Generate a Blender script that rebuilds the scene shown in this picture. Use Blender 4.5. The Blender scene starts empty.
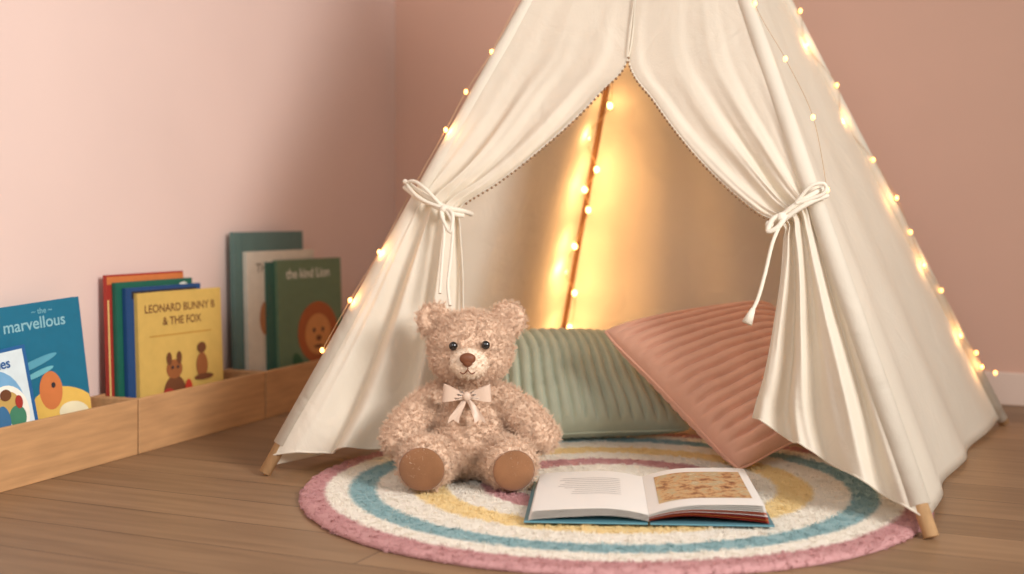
import bpy, bmesh, math, random
from mathutils import Vector, Matrix, noise
random.seed(4)
S=bpy.context.scene; COL=S.collection
F=1248.0; H=0.6; CX=512.0; CY=217.0
def P(px,py,Y): return Vector(((px-CX)/F*Y, Y, H+(CY-py)/F*Y))
def srgb(r,g,b):
    f=lambda c:(c/255/12.92) if c/255<=.04045 else ((c/255+.055)/1.055)**2.4
    return (f(r),f(g),f(b),1)
# ---------------------------------------------------------------- materials
def mat(name,col,rough=.7,var=.0,vscale=8,bump=0,bscale=200,stretch=None,sheen=0,metal=0,emit=None,estr=0,transl=0,spec=.3,bdist=.002,crease=0):
    m=bpy.data.materials.new(name); m.use_nodes=True; nt=m.node_tree; N=nt.nodes; L=nt.links
    b=N['Principled BSDF']; b.inputs['Base Color'].default_value=col; b.inputs['Roughness'].default_value=rough
    b.inputs['Metallic'].default_value=metal; b.inputs['Specular IOR Level'].default_value=spec
    if sheen: b.inputs['Sheen Weight'].default_value=sheen
    tc=N.new('ShaderNodeTexCoord'); mp=N.new('ShaderNodeMapping'); L.new(tc.outputs['Object'],mp.inputs[0])
    if stretch: mp.inputs['Scale'].default_value=stretch
    if var:
        n=N.new('ShaderNodeTexNoise'); n.inputs['Scale'].default_value=vscale; n.inputs['Detail'].default_value=5
        L.new(mp.outputs[0],n.inputs['Vector'])
        r=N.new('ShaderNodeValToRGB'); L.new(n.outputs[0],r.inputs[0])
        r.color_ramp.elements[0].position=.3; r.color_ramp.elements[1].position=.7
        r.color_ramp.elements[0].color=tuple(c*(1-var) for c in col[:3])+(1,)
        r.color_ramp.elements[1].color=tuple(min(1,c*(1+var*.6)) for c in col[:3])+(1,)
        L.new(r.outputs[0],b.inputs['Base Color'])
    bp=None
    if bump:
        n2=N.new('ShaderNodeTexNoise'); n2.inputs['Scale'].default_value=bscale; n2.inputs['Detail'].default_value=3
        L.new(mp.outputs[0],n2.inputs['Vector'])
        bp=N.new('ShaderNodeBump'); bp.inputs['Strength'].default_value=bump; bp.inputs['Distance'].default_value=bdist
        L.new(n2.outputs[0],bp.inputs['Height']); L.new(bp.outputs[0],b.inputs['Normal'])
    if crease:
        n3=N.new('ShaderNodeTexNoise'); n3.inputs['Scale'].default_value=9; n3.inputs['Detail'].default_value=5; n3.inputs['Distortion'].default_value=1.2
        L.new(mp.outputs[0],n3.inputs['Vector'])
        b3=N.new('ShaderNodeBump'); b3.inputs['Strength'].default_value=crease; b3.inputs['Distance'].default_value=.012
        L.new(n3.outputs[0],b3.inputs['Height'])
        if bp: L.new(b3.outputs[0],bp.inputs['Normal'])
        else: L.new(b3.outputs[0],b.inputs['Normal'])
    if emit:
        b.inputs['Emission Color'].default_value=emit; b.inputs['Emission Strength'].default_value=estr
    if transl:
        t=N.new('ShaderNodeBsdfTranslucent'); t.inputs[0].default_value=col
        mx=N.new('ShaderNodeMixShader'); mx.inputs[0].default_value=transl
        L.new(b.outputs[0],mx.inputs[1]); L.new(t.outputs[0],mx.inputs[2]); L.new(mx.outputs[0],N['Material Output'].inputs[0])
    return m
_mc={}
def cm(col,rough=.6):
    k=(tuple(round(c,4) for c in col),rough)
    if k not in _mc: _mc[k]=mat('print_%d'%len(_mc),col,rough,var=.06,vscale=30)
    return _mc[k]
# ---------------------------------------------------------------- helpers
def obj(name,me,parent=None,mats=(),smooth=False):
    o=bpy.data.objects.new(name,me); COL.objects.link(o)
    for m in mats: me.materials.append(m)
    if smooth:
        for p in me.polygons: p.use_smooth=True
    if parent: o.parent=parent
    return o
def empty(name,mw=None):
    o=bpy.data.objects.new(name,None); COL.objects.link(o); o.empty_display_size=.05
    if mw is not None: o.matrix_world=mw
    return o
def mesh(name,vs,fs,parent=None,mats=(),smooth=False):
    me=bpy.data.meshes.new(name); me.from_pydata([tuple(v) for v in vs],[],fs); me.update()
    return obj(name,me,parent,mats,smooth)
def grid(name,rows,parent=None,mats=(),smooth=True):
    n=len(rows); m=len(rows[0]); vs=[v for r in rows for v in r]
    fs=[(i*m+j,i*m+j+1,(i+1)*m+j+1,(i+1)*m+j) for i in range(n-1) for j in range(m-1)]
    return mesh(name,vs,fs,parent,mats,smooth)
def bm_obj(name,bm,parent=None,mats=(),smooth=False,bevel=0):
    me=bpy.data.meshes.new(name); bm.to_mesh(me); bm.free()
    o=obj(name,me,parent,mats,smooth)
    if bevel:
        b=o.modifiers.new('bev','BEVEL'); b.width=bevel; b.segments=2
    return o
def bbox(bm,lo,hi):
    x0,y0,z0=lo; x1,y1,z1=hi
    v=[bm.verts.new(c) for c in [(x0,y0,z0),(x1,y0,z0),(x1,y1,z0),(x0,y1,z0),(x0,y0,z1),(x1,y0,z1),(x1,y1,z1),(x0,y1,z1)]]
    for f in [(3,2,1,0),(4,5,6,7),(0,1,5,4),(1,2,6,5),(2,3,7,6),(3,0,4,7)]: bm.faces.new([v[i] for i in f])
def ell(bm,c,r,rot=None,seg=20):
    M=Matrix.Translation(c)@(rot.to_4x4() if rot else Matrix.Identity(4))@Matrix.Diagonal((r[0],r[1],r[2],1))
    bmesh.ops.create_uvsphere(bm,u_segments=seg,v_segments=seg//2+2,radius=1,matrix=M)
def cr(pts,n):
    pts=[tuple(p) for p in pts]; k=len(pts)-1; out=[]
    for i in range(n):
        t=i/(n-1)*k; j=min(int(t),k-1); u=t-j
        p0=pts[max(j-1,0)];p1=pts[j];p2=pts[j+1];p3=pts[min(j+2,k)]
        out.append([.5*((2*b)+(-a+c)*u+(2*a-5*b+4*c-d)*u*u+(-a+3*b-3*c+d)*u**3) for a,b,c,d in zip(p0,p1,p2,p3)])
    return out
def tube(name,pts,r,parent=None,m=None,n=0,cyc=False):
    cu=bpy.data.curves.new(name,'CURVE'); cu.dimensions='3D'; cu.bevel_depth=r; cu.bevel_resolution=3; cu.use_fill_caps=True
    if n: pts=cr(pts,n)
    sp=cu.splines.new('POLY'); sp.points.add(len(pts)-1); sp.use_cyclic_u=cyc
    for i,p in enumerate(pts): sp.points[i].co=(p[0],p[1],p[2],1)
    sp.use_smooth=True
    o=bpy.data.objects.new(name,cu); COL.objects.link(o)
    if m: cu.materials.append(m)
    if parent: o.parent=parent
    return o
def cone(name,a,b,r1,r2,parent,m,seg=20):
    a=Vector(a);b=Vector(b);d=b-a
    bm=bmesh.new(); q=d.to_track_quat('Z','Y').to_matrix().to_4x4()
    bmesh.ops.create_cone(bm,cap_ends=True,segments=seg,radius1=r1,radius2=r2,depth=d.length,matrix=Matrix.Translation((a+b)/2)@q)
    return bm_obj(name,bm,parent,[m],True)
# ---------------------------------------------------------------- room
corner=Vector((-.459,4.9,0)); LD=Vector((.38,1,0)).normalized(); BD=Vector((1,-.45,0)).normalized()
wallL=mat('pink_plaster_daylit',srgb(230,204,193),.85,var=.03,vscale=2,bump=.12,bscale=60)  # wall pink with the cooler, brighter daylight mixed into the colour
wallB=mat('pink_plaster_warm_dim',srgb(220,180,160),.85,var=.03,vscale=2,bump=.12,bscale=60)  # same wall pink, its warmer and dimmer light put into the colour
trimm=mat('painted_trim',srgb(236,212,196),.5,var=.02)
def wall(name,a,d,ln,h,nrm,th,m,z0=0):
    bm=bmesh.new(); vs=[]
    for z in (z0,z0+h):
        for q in (a,a+d*ln,a+d*ln-nrm*th,a-nrm*th): vs.append(bm.verts.new((q.x,q.y,z)))
    for f in [(3,2,1,0),(4,5,6,7),(0,1,5,4),(1,2,6,5),(2,3,7,6),(3,0,4,7)]: bm.faces.new([vs[i] for i in f])
    bmesh.ops.recalc_face_normals(bm,faces=bm.faces)
    return bm_obj(name,bm,None,[m])
nL=Vector((1,-.38,0)).normalized(); nB=Vector((-.45,-1,0)).normalized()
wall('wall_left',corner,-LD,6,2.7,nL,.1,wallL)
wall('wall_back',corner-BD*.12,BD,4.6,2.7,nB,.1,wallB)
b=wall('baseboard_back',corner+nB*.014,BD,4.4,.105,nB,.014,trimm); bv=b.modifiers.new('b','BEVEL'); bv.width=.004
b=wall('baseboard_left',corner+nL*.014,-LD,5.8,.105,nL,.014,trimm); bv=b.modifiers.new('b','BEVEL'); bv.width=.004
# floor
fm=bpy.data.materials.new('oak_planks'); fm.use_nodes=True; nt=fm.node_tree; N=nt.nodes; L=nt.links; bs=N['Principled BSDF']
tc=N.new('ShaderNodeTexCoord'); br=N.new('ShaderNodeTexBrick'); L.new(tc.outputs['Object'],br.inputs['Vector'])
br.offset=.37; br.inputs['Scale'].default_value=1; br.inputs['Brick Width'].default_value=1.7; br.inputs['Row Height'].default_value=.16
br.inputs['Mortar Size'].default_value=.0018; br.inputs['Mortar Smooth'].default_value=.5; br.inputs['Bias'].default_value=0
br.inputs['Color1'].default_value=srgb(158,127,96); br.inputs['Color2'].default_value=srgb(134,106,79); br.inputs['Mortar'].default_value=srgb(82,62,46)
mp=N.new('ShaderNodeMapping'); mp.inputs['Scale'].default_value=(1.2,14,1); L.new(tc.outputs['Object'],mp.inputs[0])
nz=N.new('ShaderNodeTexNoise'); nz.inputs['Scale'].default_value=2.4; nz.inputs['Detail'].default_value=8; nz.inputs['Distortion'].default_value=.5; L.new(mp.outputs[0],nz.inputs['Vector'])
rp=N.new('ShaderNodeValToRGB'); rp.color_ramp.elements[0].position=.3; rp.color_ramp.elements[1].position=.72
rp.color_ramp.elements[0].color=(.74,.71,.68,1); rp.color_ramp.elements[1].color=(1.06,1.05,1.03,1); L.new(nz.outputs[0],rp.inputs[0])
mx=N.new('ShaderNodeMix'); mx.data_type='RGBA'; mx.blend_type='MULTIPLY'; mx.inputs[0].default_value=1
L.new(br.outputs['Color'],mx.inputs[6]); L.new(rp.outputs[0],mx.inputs[7]); L.new(mx.outputs[2],bs.inputs['Base Color'])
bs.inputs['Roughness'].default_value=.45; bs.inputs['Specular IOR Level'].default_value=.35
bp=N.new('ShaderNodeBump'); bp.inputs['Strength'].default_value=.25; bp.inputs['Distance'].default_value=.002; bp.invert=True
L.new(br.outputs['Fac'],bp.inputs['Height']); L.new(bp.outputs[0],bs.inputs['Normal'])
me=bpy.data.meshes.new('floor'); me.from_pydata([(-5,-5,0),(5,-5,0),(5,4,0),(-5,4,0),(-5,-5,-.05),(5,-5,-.05),(5,4,-.05),(-5,4,-.05)],[],[(0,1,2,3),(7,6,5,4),(0,4,5,1),(1,5,6,2),(2,6,7,3),(3,7,4,0)])
fl=obj('floor',me,None,[fm]); fl.rotation_euler=(0,0,math.atan2(-.45,1)); fl.location=(.3,1.9,0)
# ---------------------------------------------------------------- rug
RC=Vector((.2155,2.738,0)); RR=.668
rm=bpy.data.materials.new('rainbow_pile'); rm.use_nodes=True; nt=rm.node_tree; N=nt.nodes; L=nt.links; bs=N['Principled BSDF']
g=N.new('ShaderNodeNewGeometry'); sub=N.new('ShaderNodeVectorMath'); sub.operation='SUBTRACT'; sub.inputs[1].default_value=RC; L.new(g.outputs['Position'],sub.inputs[0])
mul=N.new('ShaderNodeVectorMath'); mul.operation='MULTIPLY'; mul.inputs[1].default_value=(1,1,0); L.new(sub.outputs[0],mul.inputs[0])
ln=N.new('ShaderNodeVectorMath'); ln.operation='LENGTH'; L.new(mul.outputs[0],ln.inputs[0])
nn=N.new('ShaderNodeTexNoise'); nn.inputs['Scale'].default_value=60; L.new(g.outputs['Position'],nn.inputs['Vector'])
ma=N.new('ShaderNodeMath'); ma.operation='MULTIPLY_ADD'; ma.inputs[1].default_value=.016; L.new(nn.outputs[0],ma.inputs[0]); L.new(ln.outputs['Value'],ma.inputs[2])
dv=N.new('ShaderNodeMath'); dv.operation='DIVIDE'; dv.inputs[1].default_value=RR+.010; L.new(ma.outputs[0],dv.inputs[0])
rp=N.new('ShaderNodeValToRGB'); rp.color_ramp.interpolation='LINEAR'; L.new(dv.outputs[0],rp.inputs[0])
cream=srgb(236,228,214); rose=srgb(198,148,146); teal=srgb(146,176,178); yel=srgb(236,210,154)
bands=[(0,cream),(.33,rose),(.43,cream),(.54,yel),(.65,cream),(.765,teal),(.85,cream),(.925,rose)]
e=rp.color_ramp.elements; e[0].position=0; e[0].color=cream; e[1].position=1; e[1].color=rose
for i in range(1,len(bands)):
    p,c=bands[i]
    x=e.new(p-.008); x.color=bands[i-1][1]
    x=e.new(p+.008); x.color=c
L.new(rp.outputs[0],bs.inputs['Base Color']); bs.inputs['Roughness'].default_value=.95
n3=N.new('ShaderNodeTexNoise'); n3.inputs['Scale'].default_value=140; L.new(g.outputs['Position'],n3.inputs['Vector'])
bp=N.new('ShaderNodeBump'); bp.inputs['Distance'].default_value=.003; L.new(n3.outputs[0],bp.inputs['Height']); L.new(bp.outputs[0],bs.inputs['Normal'])
rows=[]
prof=[(1.0,0.001),(1.004,.006),(.997,.011),(.985,.014)]+[(x/80,.0145) for x in range(78,0,-1)]+[(.0005,.0145)]
for rr,z in prof:
    row=[]
    for i in range(257):
        a=(i%256)/256*2*math.pi; x=RC.x+math.cos(a)*RR*rr; y=RC.y+math.sin(a)*RR*rr
        e2=1+.004*noise.noise(Vector((math.cos(a)*20,math.sin(a)*20,1))) if rr>.95 else 1
        row.append(Vector((RC.x+(x-RC.x)*e2,RC.y+(y-RC.y)*e2,z+(.0012*noise.noise(Vector((x*45,y*45,0))) if z>.01 else 0))))
    rows.append(row)
rug=grid('round_rainbow_rug',rows,None,[rm])
bm=bmesh.new(); bm.from_mesh(rug.data); bmesh.ops.remove_doubles(bm,verts=bm.verts,dist=1e-5); bmesh.ops.recalc_face_normals(bm,faces=bm.faces)
if sum(f.normal.z*f.calc_area() for f in bm.faces)<0: bmesh.ops.reverse_faces(bm,faces=bm.faces)
bm.to_mesh(rug.data); bm.free()
def hair(o,count,length,children,root,tip=.3,clump=0,kink=0,kamp=.002,rand=.3,seed=1,rough=.0):
    md=o.modifiers.new('fur','PARTICLE_SYSTEM'); ps=md.particle_system; s=ps.settings
    s.type='HAIR'; s.count=count; s.hair_length=length; s.hair_step=4; s.render_step=3; s.display_step=3
    s.use_advanced_hair=True; s.emit_from='FACE'; s.use_even_distribution=True
    s.factor_random=rand*length
    s.brownian_factor=0
    s.child_type='INTERPOLATED' if children else 'NONE'
    if children:
        s.rendered_child_count=children; s.child_percent=children
        s.clump_factor=clump; s.child_length=1; s.roughness_2=rough; s.roughness_1=rough*.5
        if kink: s.kink='CURL'; s.kink_amplitude=kamp; s.kink_frequency=kink
    s.radius_scale=root; s.root_radius=1; s.tip_radius=tip; ps.seed=seed
    return s
hair(rug,14000,.0028,9,.0009,tip=.8,rand=.4,rough=.0015,seed=2)
# ---------------------------------------------------------------- tent
tent=empty('teepee_tent')
A=Vector((-.574,2.9,0));B=Vector((.78,2.32,0));C=Vector((1.42,3.6,0));D=Vector((.13,4.2,0));AP=Vector((.39,3.22,1.77))
canvas=mat('canvas',srgb(236,226,208),1.0,var=.04,vscale=6,bump=.5,bscale=420,transl=.2,bdist=.0015,spec=.03,crease=.45)
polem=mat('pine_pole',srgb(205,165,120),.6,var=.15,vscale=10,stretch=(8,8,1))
poled=mat('shaded_pole',srgb(126,86,54),.7,var=.2,vscale=10,stretch=(8,8,1))  # brown wood, the shade inside the tent painted into its tone
cord=mat('cotton_cord',srgb(232,222,204),.9,bump=.6,bscale=300)
fn=(B-A).cross(AP-A).normalized()
if fn.y>0: fn=-fn
def FP(px,py,push=0,off=0):
    d=Vector(((px-CX)/F,1,(CY-py)/F)); o=Vector((0,0,H)); t=(A-o).dot(fn)/d.dot(fn)
    return o+d*(t+push)+fn*off
def ext(a,k): return a+(AP-a)*k
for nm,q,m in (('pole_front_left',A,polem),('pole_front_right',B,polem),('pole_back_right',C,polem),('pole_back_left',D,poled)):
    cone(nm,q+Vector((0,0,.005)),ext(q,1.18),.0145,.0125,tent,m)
def rowsof(table,pole,s_n,r_n,nf,ph,tie_i):
    t=cr(table,r_n); rows=[]; kt=tie_i/(len(table)-1)
    for ri,(opy,ix,iy,push,amp) in enumerate(t):
        fx=CX+F*pole.x/pole.y; fy=CY+F*H/pole.y; ax=CX+F*AP.x/AP.y; ay=CY+F*(H-AP.z)/AP.y
        ox=fx+(ax-fx)*(fy-opy)/(fy-ay)
        o=FP(ox,opy); i=FP(ix,iy); T=ri/(r_n-1)
        gth=math.exp(-((T-kt)/.08)**2)
        row=[]
        for j in range(s_n):
            s=j/(s_n-1); p=o.lerp(i,s)
            ray=(i-Vector((0,0,H))); ray.normalize()
            p=p+ray*push*s**1.3
            sw=max(0,s+.06*noise.noise(Vector((s*4,T*5,ph))))
            w=math.sin(2*math.pi*nf*sw**1.25+ph)+.35*math.sin(2*math.pi*nf*2.3*sw+1.3+T*2)*noise.noise(Vector((s*5,T*3,ph+7)))*2
            w+=.45*gth*math.sin(2*math.pi*7*s+ph)
            env=min(1,s*4)
            p=p+fn*(amp*w*env+.012*(1-s)*(amp>0))
            on=min(1,max(0,amp*100))*min(1,s*4)
            wr=noise.noise(Vector((s*9,T*2.5,ph+3)))
            cz=noise.noise(Vector((s*20,T*9,ph+9)))
            p=p+fn*(.008*wr*on+.0045*cz*on*(.35+gth))
            p=p+fn*.004*noise.noise(Vector((p.x*6,p.z*6,ph)))
            row.append(p)
        rows.append(row)
    return rows
LT=[(-225,662,-228,0,0),(-120,649,-120,0,0),(-20,637,-20,0,.0005),(50,628,58,0,.002),(85,601,92,0,.004),(118,568,126,0,.006),(148,533,156,0,.008),(174,497,183,0,.010),
(194,461,206,0,.009),(213,460,228,.01,.011),(260,462,275,.03,.016),(310,462,325,.06,.020),(370,462,375,.1,.023),(418,458,415,.12,.024),(456,448,442,.13,.024)]
RT=[(-225,662,-228,0,0),(-120,649,-120,0,0),(-20,637,-20,0,.0005),(50,628,58,0,.002),(90,655,102,0,.004),(120,688,146,0,.006),(150,724,184,0,.008),(178,758,212,0,.009),
(203,784,226,0,.009),(228,784,243,.01,.011),(270,781,285,.02,.016),(330,773,335,.04,.020),(400,764,375,.06,.023),(460,757,398,.08,.024),(518,752,416,.09,.024)]
lrows=rowsof(LT,A,120,180,3.0,.6,8); rrows=rowsof(RT,B,120,180,3.2,2.2,8)
grid('front_flap_left',lrows,tent,[canvas]); grid('front_flap_right',rrows,tent,[canvas])
def face(name,a,b,sag,hem,nf,seed):
    c=(A+B+C+D)/4; n=(b-a).cross(AP-a).normalized()
    if n.dot(c-a)<0: n=-n
    rows=[]
    for i in range(80):
        t=.945*(1-i/79); k=max(t,hem)
        o=ext(a,k); p2=ext(b,k); row=[]
        for j in range(70):
            s=j/69; p=o.lerp(p2,s); e=math.sin(math.pi*s)
            p=p+n*(sag*e*(1-k)+.006*e*math.sin(nf*2*math.pi*s+seed)*(1-k)**2*2+.014*e*noise.noise(Vector((s*3,k*3,seed))))
            row.append(p)
        rows.append(row)
    return grid(name,rows,tent,[canvas])
face('side_panel_right',B,C,.035,.012,3,1.0)
face('back_panel',C,D,.03,.01,4,2.0)
face('side_panel_left',D,A,.02,.012,3,3.0)
cone('sleeve_front_left',ext(A,.038),ext(A,.97),.021,.019,tent,canvas)
cone('sleeve_front_right',ext(B,.032),ext(B,.97),.021,.018,tent,canvas)
cone('sleeve_back_right',ext(C,.01),ext(C,.97),.018,.016,tent,canvas)
tube('center_seam',[FP(662,-225,0,.004),FP(649,-120,0,.004),FP(637,-20,0,.005),FP(628,58,0,.006)],.0016,tent,canvas,n=30)
trimc=mat('trim_beads',srgb(150,118,88),.8)
bm=bmesh.new()
for rows in (lrows,rrows):
    path=[r[-1] for r in rows]; acc=0; last=path[0]
    for q in cr(path,900):
        q=Vector(q); acc+=(q-last).length; last=q
        py=CY+F*(H-q.z)/q.y
        if acc>.011 and 56<py<(204 if rows is lrows else 222):
            acc=0; bmesh.ops.create_icosphere(bm,subdivisions=1,radius=.0035,matrix=Matrix.Translation(q+Vector((0,-.002,-.004))))
bm_obj('pompom_trim',bm,tent,[trimc],True)
for rows,nm in ((lrows,'hem_tape_left'),(rrows,'hem_tape_right')):
    tube(nm,[r[-1] for r in rows if r[-1].z<1.3],.002,tent,canvas)
    tube(nm+'_bottom',[v for v in rows[-1]],.0022,tent,canvas)
def tie(pts_list,nm):
    for k,(pts,r) in enumerate(pts_list): tube('%s_%d'%(nm,k),pts,r,tent,cord,n=40)
def FO(px,py,off): return FP(px,py,0,off)
tie([([FO(410,186,.03),FO(424,196,.04),FO(440,207,.045),FO(455,214,.04),FO(466,214,.02),FO(468,211,-.02)],.006),
     ([FO(409,191,.025),FO(424,203,.038),FO(440,212,.045),FO(457,219,.04),FO(466,218,.015)],.0055),
     ([FO(452,216,.045),FO(438,200,.06),FO(424,190,.055),FO(416,192,.045),FO(430,207,.055),FO(452,216,.05)],.0045),
     ([FO(452,216,.05),FO(462,222,.055),FO(460,240,.055),FO(452,226,.055),FO(450,216,.05)],.0045),
     ([FO(453,216,.05),FO(462,232,.055),FO(460,262,.05),FO(457,290,.05),FO(459,312,.05)],.004),
     ([FO(451,217,.05),FO(454,240,.055),FO(451,270,.05),FO(449,300,.05)],.004)],'tieback_left')
tie([([FO(826,192,.02),FO(818,200,.04),FO(803,210,.045),FO(788,220,.04),FO(777,226,.02)],.006),
     ([FO(829,199,.02),FO(818,207,.04),FO(803,216,.045),FO(788,226,.04),FO(778,232,.02)],.0055),
     ([FO(800,210,.045),FO(815,196,.055),FO(828,193,.05),FO(826,202,.045),FO(800,212,.05)],.004),
     ([FO(790,222,.05),FO(778,228,.055),FO(773,240,.055),FO(783,236,.055),FO(790,224,.05)],.0055),
     ([FO(789,224,.05),FO(778,250,.055),FO(770,280,.05),FO(763,305,.05),FO(757,318,.05)],.004)],'tieback_right')
bm=bmesh.new()
for (a,r) in ((FO(786,226,.051),.011),(FO(774,233,.051),.009),(FO(453,217,.051),.010)): ell(bm,a,(r,r*.8,r))
bm_obj('cord_knots',bm,tent,[cord],True)
cone('tassel',FO(758,316,.05),FO(752,330,.05),.005,.011,tent,cord)
# ---------------------------------------------------------------- fairy lights
fairy=empty('fairy_lights')
bulbm=mat('bulb_glow',(1,.6,.25,1),.3,emit=(1,.46,.12,1),estr=4.5)
bulbi=mat('bulb_glow_inner',(1,.6,.25,1),.3,emit=(1,.60,.22,1),estr=8)
wirem=mat('copper_wire',srgb(200,165,125),.5,metal=.5)
def onpole(q,py,dx,dy):
    lo,hi=0,1.0
    for _ in range(40):
        m=(lo+hi)/2; p=ext(q,m); y=CY+F*(H-p.z)/p.y
        if y>py: lo=m
        else: hi=m
    p=ext(q,lo); return p+Vector((dx,dy,0))
inner=[(60,.0),(107,.02),(138,-.03),(170,.015),(190,-.01),(210,.012),(246,-.01),(270,-.03),(292,.016),(326,.02),(345,-.03)]
bulbs_in=[onpole(D,py,dx,-.045) for py,dx in inner]
bm=bmesh.new()
for q in bulbs_in: ell(bm,q,(.008,.008,.010),seg=12)
bm_obj('bulbs_inside',bm,fairy,[bulbi],True)
tube('wire_inside',bulbs_in,.0012,fairy,wirem,n=120)
left=[onpole(A,py,dx,-.005) for py,dx in ((-60,-.03),(-10,-.03),(52,-.025),(92,-.033),(130,-.03),(190,-.03),(252,-.025),(300,-.03),(350,-.03))]
right=[onpole(C,py,dx,-.02) for py,dx in ((-60,.02),(-10,.015),(12,.02),(46,-.01),(86,.015),(122,-.02),(160,.01),(198,.02),(232,.01),(265,.0),(290,.012),(335,.0),(352,.02),(366,.015),(372,.045))]
mid=[onpole(B,py,dx,-.02) for py,dx in ((-60,.03),(5,.015),(60,.04),(118,.055),(190,.03))]
bm=bmesh.new()
for q in left+right+mid: ell(bm,q,(.0055,.0055,.007),seg=10)
bm_obj('bulbs_outside',bm,fairy,[bulbm],True)
for k,l in enumerate((left,right,mid)): tube('wire_outside_%d'%k,l,.0006,fairy,wirem,n=100)
def plight(name,loc,pw,col,r=.006,parent=None):
    l=bpy.data.lights.new(name,'POINT'); l.energy=pw; l.color=col; l.shadow_soft_size=r
    o=bpy.data.objects.new(name,l); COL.objects.link(o); o.location=loc
    if parent: o.parent=parent
pws=[.08,.16,.22,.30,.30,.36,.42,.42,.46,.46,.46]
for k,q in enumerate(bulbs_in): plight('bulb_light_%d'%k,q+Vector((.004,-.02-.012*min(k,5),0)),pws[k],(1,.55,.22),r=.02,parent=fairy)
for k,q in enumerate([left[6],left[7],left[4],right[3],right[5],right[7],right[9],right[11],right[13]]): plight('bulb_lamp_%d'%k,q+Vector((0,-.02,0)),.09,(1,.5,.18),parent=fairy)
# ---------------------------------------------------------------- wooden bins
pine=mat('pine_board',srgb(198,152,106),.55,var=.18,vscale=5,stretch=(1.2,9,12),bump=.1,bscale=60)
ang=math.atan2(1,.38)
def bin_(y0,y1):
    o=Vector((-2.143+.38*y0,y0,0)); ln=(y1-y0)/math.sin(ang)-.004; dp=.146; h=.14; t=.012
    M=Matrix.Translation(o)@Matrix.Rotation(ang,4,'Z')
    bm=bmesh.new()
    bbox(bm,(0,0,0),(ln,t,h)); bbox(bm,(0,dp-t,0),(ln,dp,h)); bbox(bm,(0,t,0),(t,dp-t,h)); bbox(bm,(ln-t,t,0),(ln,dp-t,h)); bbox(bm,(t,t,.008),(ln-t,dp-t,.02))
    ob=bm_obj('wooden_book_bin',bm,None,[pine],bevel=.002); ob.matrix_world=M
bin_(2.58,3.156); bin_(3.158,3.713); bin_(3.715,4.33)
# ---------------------------------------------------------------- picture books
pagem=mat('paper',srgb(240,232,215),.8,var=.05,vscale=60)
def book(px,d,th,w,h,t,lean,cover,art=(),roll=0,ref=None,z=.024):
    Y=(2.143+1.07*d)/(.38+(CX-px)/F)
    sx,sy=(w/ref[0],h/ref[1]) if ref else (1,1)
    th=math.radians(th); l=math.radians(lean)
    u=Vector((math.cos(th),math.sin(th),0)); n=Vector((math.sin(th),-math.cos(th),0))
    v=(Vector((0,0,1))*math.cos(l)-n*math.sin(l)); f=u.cross(v)
    R=Matrix((u,v,f)).transposed().to_4x4()@Matrix.Rotation(math.radians(roll),4,'Z')
    o=Vector(((px-CX)/F*Y,Y,z)); E=empty('picture_book',Matrix.Translation(o)@R)
    c=.0025
    bm=bmesh.new(); bbox(bm,(0,0,-c),(w,h,0)); bbox(bm,(0,0,-t),(w,h,-t+c)); bbox(bm,(-.001,0,-t),(c,h,0))
    bm_obj('cover',bm,E,[cm(cover,.45)],bevel=.0008)
    bm=bmesh.new(); bbox(bm,(c,.004,-t+c),(w-.005,h-.004,-c)); bm_obj('pages',bm,E,[pagem])
    for k,a in enumerate(art):
        zz=.0004+.0003*k
        if a[0]=='disc':
            _,x,y,rx,ry,col=a[:6]; r=a[6] if len(a)>6 else 0
            vs=[]
            for i in range(28):
                q=i/28*2*math.pi; xx=rx*math.cos(q); yy=ry*math.sin(q); vs.append(((x+xx*math.cos(r)-yy*math.sin(r))*sx,(y+xx*math.sin(r)+yy*math.cos(r))*sy,zz))
            vs=[(min(max(X,.001),w-.001),min(max(Yy,.001),h-.001),Z) for X,Yy,Z in vs]
            mesh('art',vs,[tuple(range(28))],E,[cm(col)])
        elif a[0]=='poly':
            mesh('art',[(x*sx,y*sy,zz) for x,y in a[1]],[tuple(range(len(a[1])))],E,[cm(a[2])])
        elif a[0]=='text':
            cu=bpy.data.curves.new('title','FONT'); cu.body=a[1]; cu.size=a[4]*sx; cu.offset=.0004
            to=bpy.data.objects.new('title',cu); COL.objects.link(to); cu.materials.append(cm(a[5])); to.parent=E; to.location=(a[2]*sx,a[3]*sy,zz)
    return E
def rect(x0,y0,x1,y1,c): return ('poly',[(x0,y0),(x1,y0),(x1,y1),(x0,y1)],c)
brown=srgb(110,66,40); red=srgb(165,54,44); dk=srgb(50,46,50); wh=srgb(240,235,220); org=srgb(206,120,66)
book(-30,.105,58,.345,.36,.02,5,srgb(28,108,136),[
 ('text','marvellous',.085,.262,.027,srgb(140,186,194)),('text','~ the ~',.14,.292,.013,srgb(110,166,180)),
 ('disc',.185,.08,.07,.05,srgb(226,184,90),-.5),('disc',.16,.13,.022,.04,org),('disc',.20,.075,.03,.022,srgb(232,222,186),-.4),('text','Gerd',.175,.035,.025,red),('disc',.165,.14,.004,.006,dk),
 ('disc',.13,.19,.05,.008,srgb(90,160,180),.3),('disc',.14,.17,.03,.006,srgb(110,180,190),.3)],roll=4,ref=(.235,.315))
book(-46,.045,64,.255,.265,.015,9,srgb(40,96,150),[
 rect(.008,.008,.182,.238,srgb(214,226,228)),('disc',.11,.12,.06,.085,srgb(120,170,206)),('disc',.13,.11,.045,.06,wh),('disc',.135,.13,.022,.026,srgb(196,160,90)),('disc',.148,.10,.018,.024,srgb(70,130,100)),('disc',.118,.10,.014,.03,srgb(60,110,150)),('disc',.13,.15,.012,.012,brown),('disc',.155,.13,.008,.014,red),('disc',.14,.055,.045,.012,srgb(90,140,80)),('text','Tales',.10,.205,.024,srgb(30,90,150))],roll=5,ref=(.19,.245))
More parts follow.
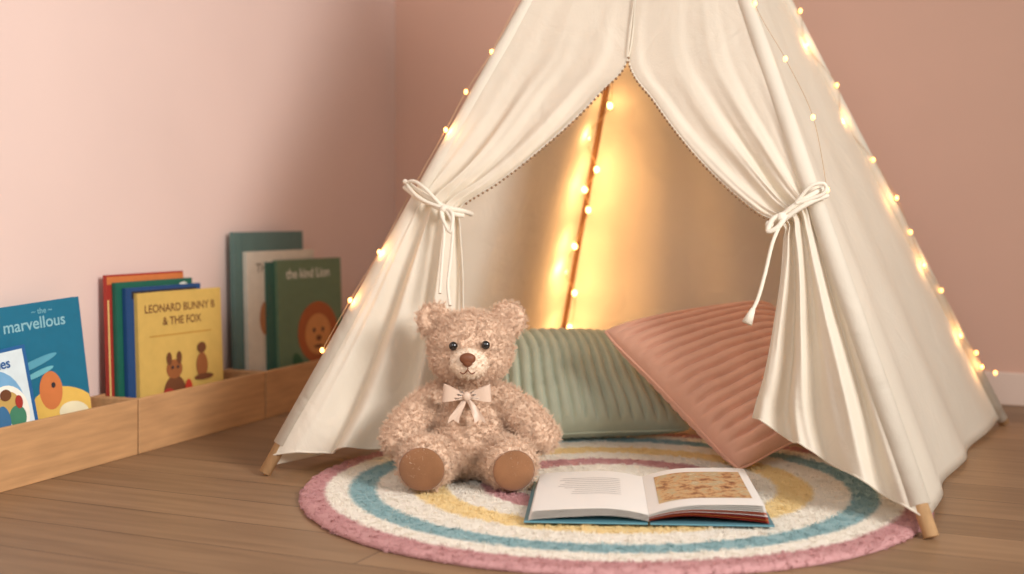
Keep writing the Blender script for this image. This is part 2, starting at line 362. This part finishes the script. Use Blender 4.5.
book(111,.116,66.5,.31,.425,.012,2,red,[rect(.0,.40,.31,.42,org),rect(.0,.05,.006,.36,srgb(226,190,120)),('disc',.2,.385,.04,.01,srgb(60,120,90))])
book(120,.101,66,.31,.405,.013,2,srgb(34,98,80),[('disc',.20,.375,.05,.015,srgb(90,150,110)),('disc',.12,.38,.03,.008,org),('disc',.27,.385,.02,.01,wh)])
book(130,.086,65,.30,.39,.013,2,srgb(36,72,120),[rect(.02,.36,.28,.38,dk)])
book(142,.069,63,.33,.375,.016,2.5,srgb(210,174,94),[
 ('text','LEONARD BUNNY B',.018,.295,.0235,brown),('text','& THE FOX',.07,.262,.0235,brown),
 rect(.03,.235,.22,.238,srgb(190,140,60)),
 ('disc',.10,.085,.035,.05,brown),('disc',.10,.15,.024,.024,srgb(150,90,50)),('disc',.085,.177,.008,.016,brown),('disc',.115,.177,.008,.016,brown),('disc',.08,.08,.02,.025,red),
 ('disc',.185,.15,.018,.032,srgb(150,90,50)),('disc',.185,.195,.014,.014,brown),('disc',.19,.12,.03,.008,brown),('disc',.15,.04,.06,.012,srgb(170,110,60)),('disc',.065,.045,.02,.03,dk),('disc',.14,.09,.012,.03,srgb(190,60,40)),
 ('disc',.215,.06,.014,.035,dk),('disc',.17,.065,.012,.025,srgb(70,90,110)),('disc',.092,.155,.003,.004,dk),('disc',.108,.155,.003,.004,dk)],ref=(.255,.345))
book(238,.112,66,.37,.53,.018,1.5,srgb(92,118,112),[rect(.035,.0,.038,.53,srgb(72,98,96))])
book(250,.093,65,.36,.47,.016,1.5,srgb(216,206,188),[('disc',.10,.14,.05,.08,srgb(200,190,170)),('disc',.14,.1,.03,.05,srgb(120,120,90)),('text','THE  WOODS',.03,.31,.028,srgb(120,110,95)),('disc',.06,.2,.02,.04,srgb(176,120,80))],ref=(.25,.36))
book(270,.077,64,.20,.435,.014,2,srgb(60,100,86),[])
book(281,.062,63,.345,.44,.016,2,srgb(108,130,100),[
 ('text','the kind Lion',.03,.285,.03,wh),('disc',.14,.15,.075,.075,srgb(170,96,54)),('disc',.14,.145,.048,.05,srgb(206,142,84)),('disc',.125,.155,.005,.006,dk),('disc',.157,.155,.005,.006,dk),('disc',.141,.135,.01,.007,brown),('disc',.14,.115,.018,.004,brown),('disc',.14,.05,.09,.03,srgb(198,166,94)),('disc',.07,.06,.02,.05,srgb(60,100,70),.4),('disc',.2,.06,.02,.05,srgb(60,100,70),-.4)],ref=(.235,.33))
# ---------------------------------------------------------------- cushions
def cushion(name,TL,TR,BR,BL,T,axis,nr,m,gd=.0085):
    n=(TR-TL).cross(BL-TL).normalized()
    if n.y>0: n=-n
    NU=170; NV=170; sides=[]
    for sd in (1,-1):
        rows=[]
        for i in range(NV+1):
            row=[]
            for j in range(NU+1):
                a=-math.cos(math.pi*j/NU); b=-math.cos(math.pi*i/NV)
                a=.6*a+.4*(2*j/NU-1); b=.6*b+.4*(2*i/NV-1)
                aa=a*(1-.05*(1-b*b))*(1-.05*b**6*abs(a)**3); bb=b*(1-.05*(1-a*a))*(1-.05*a**6*abs(b)**3)
                u=(aa+1)/2; v=(bb+1)/2
                p=TL.lerp(TR,u).lerp(BL.lerp(BR,u),v)
                w=max(0,(1-a*a)*(1-b*b))
                c=a if axis=='a' else b; o2=b if axis=='a' else a
                ph=(c+.03*math.sin(3*o2)+.012*noise.noise(Vector((a*3,b*3,4))))*nr/2
                rib=abs(math.sin(math.pi*ph))
                th=T*w**.38*(1+.08*noise.noise(Vector((a*2,b*2,T*9))))-gd*(1-rib)**2.0*min(1,w*6)+.005*rib*min(1,w*8)
                row.append(p+n*th*sd*(1 if sd>0 else .6))
            rows.append(row)
        sides.append(rows)
    mz=min(v.z for rows in sides for r in rows for v in r)
    dz=Vector((0,0,.0205-mz))
    sides=[[[v+dz for v in r] for r in rows] for rows in sides]
    E=empty(name)
    vs=[];fs=[];M=NU+1
    for rows in sides:
        o=len(vs); vs+= [v for r in rows for v in r]
        fs+=[(o+i*M+j,o+i*M+j+1,o+(i+1)*M+j+1,o+(i+1)*M+j) for i in range(NV) for j in range(NU)]
    ob=mesh('cushion_cover',vs,fs,E,[m],True)
    bm=bmesh.new(); bm.from_mesh(ob.data); bmesh.ops.remove_doubles(bm,verts=bm.verts,dist=1e-5); bmesh.ops.recalc_face_normals(bm,faces=bm.faces); bm.to_mesh(ob.data); bm.free()
    R=sides[0]; ring=R[0][:]+[r[-1] for r in R[1:]]+R[-1][::-1][1:]+[r[0] for r in R[::-1][1:-1]]
    tube('piping',ring,.0032,E,m,cyc=True)
    return E
sage=mat('sage_cotton',srgb(184,190,168),.95,var=.06,vscale=20,bump=.4,bscale=350,sheen=.3,spec=.1)
coral=mat('coral_cotton',srgb(232,178,152),.95,var=.06,vscale=20,bump=.4,bscale=350,sheen=.3,spec=.1)
cushion('sage_cushion',P(486,338,3.50),P(630,340,3.55),P(695,432,3.26),P(500,440,3.20),.11,'a',16,sage,.012)
cushion('coral_cushion',P(598,330,3.10),P(770,303,3.34),P(838,425,3.02),P(739,474,2.85),.11,'b',16,coral,.016)
# ---------------------------------------------------------------- open book
ob=empty('open_picture_book',Matrix.Translation((.270,2.525,.021))@Matrix.Rotation(math.radians(-4),4,'Z'))
coverm=cm(srgb(96,144,156),.4)
def zl(s,zb,hh,ze): return zb+hh*(math.sin(min(1,s*1.9+.1)*math.pi*.5)*(1-s)**.7*1.25)+ze*s
HD=.18
def prm(side,k):
    if side<0: return (.003+k*.0014,.014,.228-k*.0008,.001+.0006*k)
    return (.003+k*.0014,.016,.225-k*.001,.002+.0026*k)
def leaf(side,k,m,name):
    zb,hh,wd,ze=prm(side,k)
    rows=[[Vector((side*s/30*wd,y,max(.002,zl(s/30,zb,hh,ze)))) for s in range(31)] for y in (-HD+.005,HD-.005)]
    return grid(name,rows,ob,[m])
white=mat('page_white',srgb(238,233,226),.7)
bm=bmesh.new(); bbox(bm,(-.236,-HD,0),(-.002,HD,.003)); bm_obj('book_board_left',bm,ob,[coverm],bevel=.001)
bm=bmesh.new(); bbox(bm,(.002,-HD,0),(.234,HD,.003)); bm_obj('book_board_right',bm,ob,[coverm],bevel=.001)
for k in range(9): leaf(-1,k,white,'left_leaf_%d'%k)
cols=[red,org,red,white,srgb(200,110,80),white,white,white,white]
for k in range(9): leaf(1,k,cm(cols[k]) if cols[k] is not white else white,'right_leaf_%d'%k)
def patch(side,x0,x1,y0,y1,m,name,lift=.0006):
    zb,hh,wd,ze=prm(side,8)
    rows=[[Vector((side*(x0+(x1-x0)*j/14),y,zl((x0+(x1-x0)*j/14)/wd,zb,hh,ze)+lift)) for j in range(15)] for y in (y0,y1)]
    grid(name,rows,ob,[m])
tx=cm(srgb(180,176,172))
for k in range(9): patch(-1,.05,.18-random.random()*.04,.10-k*.018,.1025-k*.018,tx,'text_line_%d'%k)
im=bpy.data.materials.new('illustration'); im.use_nodes=True; nt=im.node_tree; N=nt.nodes; L=nt.links
tc=N.new('ShaderNodeTexCoord'); v1=N.new('ShaderNodeTexNoise'); v1.inputs['Scale'].default_value=34; v1.inputs['Detail'].default_value=6; v1.inputs['Roughness'].default_value=.75
L.new(tc.outputs['Object'],v1.inputs['Vector']); rp=N.new('ShaderNodeValToRGB'); L.new(v1.outputs[0],rp.inputs[0])
e=rp.color_ramp.elements; e[0].position=.3; e[0].color=srgb(80,54,38); e[1].position=.7; e[1].color=srgb(232,212,176)
x=e.new(.42); x.color=srgb(160,106,68); x=e.new(.5); x.color=srgb(210,170,122); x=e.new(.58); x.color=srgb(180,166,132)
L.new(rp.outputs[0],N['Principled BSDF'].inputs['Base Color'])
patch(1,.022,.20,-.115,.13,im,'illustration')
# ---------------------------------------------------------------- teddy bear
bear=empty('teddy_bear',Matrix.Translation((-.099,2.790,.018)))
fur=mat('plush_fur',srgb(230,198,170),.9,var=.10,vscale=40,sheen=.3,bump=.8,bscale=180,bdist=.003,spec=.1)
furl=mat('plush_muzzle',srgb(240,218,194),.9,var=.06,vscale=25,sheen=.2)
pad=mat('suede_pad',srgb(146,102,70),.85,var=.25,vscale=12,bump=.3,bscale=250,sheen=.3,spec=.1)
black=mat('eye_glass',(.01,.008,.007,1),.08,spec=.8); nose=mat('nose_thread',srgb(120,72,48),.5,bump=.5,bscale=150)
ribbon=mat('satin_ribbon',srgb(216,188,166),.35,var=.05,vscale=10,sheen=.4)
def limb(bm,pts,rs,k=9):
    pp=cr([tuple(p)+(r,) for p,r in zip(pts,rs)],k*(len(pts)-1))
    for x,y,z,r in pp: ell(bm,(x,y,z),(r,r,r),seg=14)
bm=bmesh.new()
ell(bm,(0,0,.105),(.096,.080,.100)); ell(bm,(0,-.012,.085),(.092,.084,.080)); ell(bm,(.003,0,.185),(.066,.058,.045))
HR=Matrix.Rotation(math.radians(-3),3,'Y')
ell(bm,(.008,-.01,.292),(.094,.082,.080),HR); ell(bm,(.008,-.028,.266),(.086,.068,.056),HR)
for sx in (-1,1):
    ell(bm,Vector((.008+sx*.082,.002,.350+(.002 if sx>0 else 0))),(.040,.021,.039),Matrix.Rotation(math.radians(sx*25),3,'Y'))
limb(bm,[(-.062,-.005,.182),(-.102,-.028,.152),(-.137,-.055,.114),(-.146,-.068,.098)],[.033,.038,.041,.040])
limb(bm,[(.066,-.005,.182),(.108,-.024,.154),(.147,-.048,.120),(.162,-.058,.105)],[.033,.038,.041,.039])
limb(bm,[(-.045,-.02,.057),(-.07,-.08,.056),(-.088,-.125,.056)],[.055,.051,.049])
limb(bm,[(.045,-.02,.057),(.075,-.08,.056),(.098,-.125,.054)],[.055,.050,.047])
footR=[Matrix.Rotation(math.radians(14),3,'Z'),Matrix.Rotation(math.radians(-10),3,'Z')]
ell(bm,(-.088,-.135,.060),(.058,.036,.058),footR[1]); ell(bm,(.098,-.135,.057),(.055,.036,.055),footR[0])
me=bpy.data.meshes.new('b'); bm.to_mesh(me); bm.free()
tmp=bpy.data.objects.new('tmp',me); COL.objects.link(tmp)
r=tmp.modifiers.new('r','REMESH'); r.mode='VOXEL'; r.voxel_size=.0035
s=tmp.modifiers.new('s','SMOOTH'); s.iterations=10; s.factor=.6
dg=bpy.context.evaluated_depsgraph_get(); me2=bpy.data.meshes.new_from_object(tmp.evaluated_get(dg)); bpy.data.objects.remove(tmp)
me2.update()
# hollow the front of each ear
for v in me2.vertices:
    for sx in (-1,1):
        dx=v.co.x-(.008+sx*.086); dz=v.co.z-.356; rr=math.hypot(dx,dz)
        if rr<.024 and v.co.y<.0: v.co.y+=.009*(1-(rr/.024)**2)
me2.update()
nrm=[v.normal.copy() for v in me2.vertices]
for v,nv in zip(me2.vertices,nrm):
    q=v.co*95; k=abs(noise.noise(q))+.5*abs(noise.noise(q*2.1+Vector((3,1,2))))
    v.co+=nv*(.0026*(k-.25))
body=obj('furry_body',me2,bear,[fur],True); me2.name='furry_body'
hair(body,18000,.0052,7,.00038,tip=.4,clump=.35,kink=2,kamp=.002,rand=.5,seed=5,rough=.003)
bm=bmesh.new(); ell(bm,(.006,-.086,.266),(.042,.034,.034)); ell(bm,(.006,-.089,.254),(.030,.03,.022))
mz=bm_obj('muzzle',bm,bear,[furl],True); hair(mz,1500,.0025,8,.0004,tip=.5,clump=.4,rand=.4,seed=6,rough=.001)
bm=bmesh.new(); ell(bm,(.004,-.122,.279),(.0175,.009,.0125)); ell(bm,(.004,-.122,.272),(.011,.008,.011)); bm_obj('nose',bm,bear,[nose],True)
tube('mouth',[(-.012,-.1215,.250),(-.004,-.124,.247),(.004,-.1245,.256),(.004,-.1235,.264)],.0013,bear,nose,n=16); tube('mouth_side',[(.020,-.1215,.250),(.012,-.124,.247),(.004,-.1245,.256)],.0013,bear,nose,n=12)
bm=bmesh.new(); ell(bm,(-.028,-.093,.303),(.0095,.007,.0095)); ell(bm,(.042,-.092,.305),(.0095,.007,.0095)); bm_obj('eyes',bm,bear,[black],True)
bm=bmesh.new()
ell(bm,(-.091,-.168,.052),(.050,.014,.046),footR[1]); ell(bm,(.103,-.167,.049),(.046,.014,.043),footR[0])
bm_obj('foot_pads',bm,bear,[pad],True)
def loop(sx):
    rows=[]
    for i in range(33):
        t=i/32*2*math.pi; c=(1-math.cos(t))/2
        x=sx*(.004+.048*c); y=-.006-.012*math.sin(t)*c**.5; hw=.006+.014*c
        rows.append([Vector((x,y,(k/8-.5)*2*hw+.004*c+.002*math.sin(k*2))) for k in range(9)])
    o=grid('bow_loop',rows,bear,[ribbon]); o.location=(.002,-.102,.197); o.rotation_euler=(0,math.radians(-sx*4),0)
loop(1);loop(-1)
for sx in (-1,1):
    rows=[]
    for i in range(12):
        t=i/11; rows.append([Vector((sx*(.003+.026*t)+(k/4-.5)*(.010+.014*t),-.006-.010*t+.003*math.sin(k*1.7+t*5),-.006-.043*t-(.008*abs(k-2)/2 if i==11 else 0))) for k in range(5)])
    o=grid('bow_tail',rows,bear,[ribbon]); o.location=(.002,-.100,.197)
bm=bmesh.new(); ell(bm,(.002,-.110,.197),(.009,.007,.010)); bm_obj('bow_knot',bm,bear,[ribbon],True)
# ---------------------------------------------------------------- lights / world
w=bpy.data.worlds.new('room_ambient'); S.world=w; w.use_nodes=True
w.node_tree.nodes['Background'].inputs[0].default_value=(1,.92,.84,1); w.node_tree.nodes['Background'].inputs[1].default_value=.43
def area(name,loc,tgt,size,pw,col,spread=180):
    l=bpy.data.lights.new(name,'AREA'); l.shape='SQUARE'; l.size=size; l.energy=pw; l.color=col; l.spread=math.radians(spread)
    o=bpy.data.objects.new(name,l); COL.objects.link(o); o.location=loc
    o.rotation_euler=(Vector(tgt)-Vector(loc)).to_track_quat('-Z','Y').to_euler()
area('window_light',(2.3,-.2,1.9),(-1.4,2.9,.7),1.2,56,(1,.97,.95),100)
area('soft_fill_light',(-1.0,-1.2,2.2),(-.1,3,.4),1.6,38,(.95,.97,1))  # added cool fill from behind left, no visible source
cam=bpy.data.cameras.new('camera'); co=bpy.data.objects.new('camera',cam); COL.objects.link(co); S.camera=co
co.location=(0,0,H); co.rotation_euler=(math.pi/2,0,0); cam.sensor_width=36; cam.lens=36*F/1024; cam.shift_y=-(287-CY)/1024
cam.dof.use_dof=True; cam.dof.focus_distance=2.66; cam.dof.aperture_fstop=1.8
S.view_settings.view_transform='Standard'
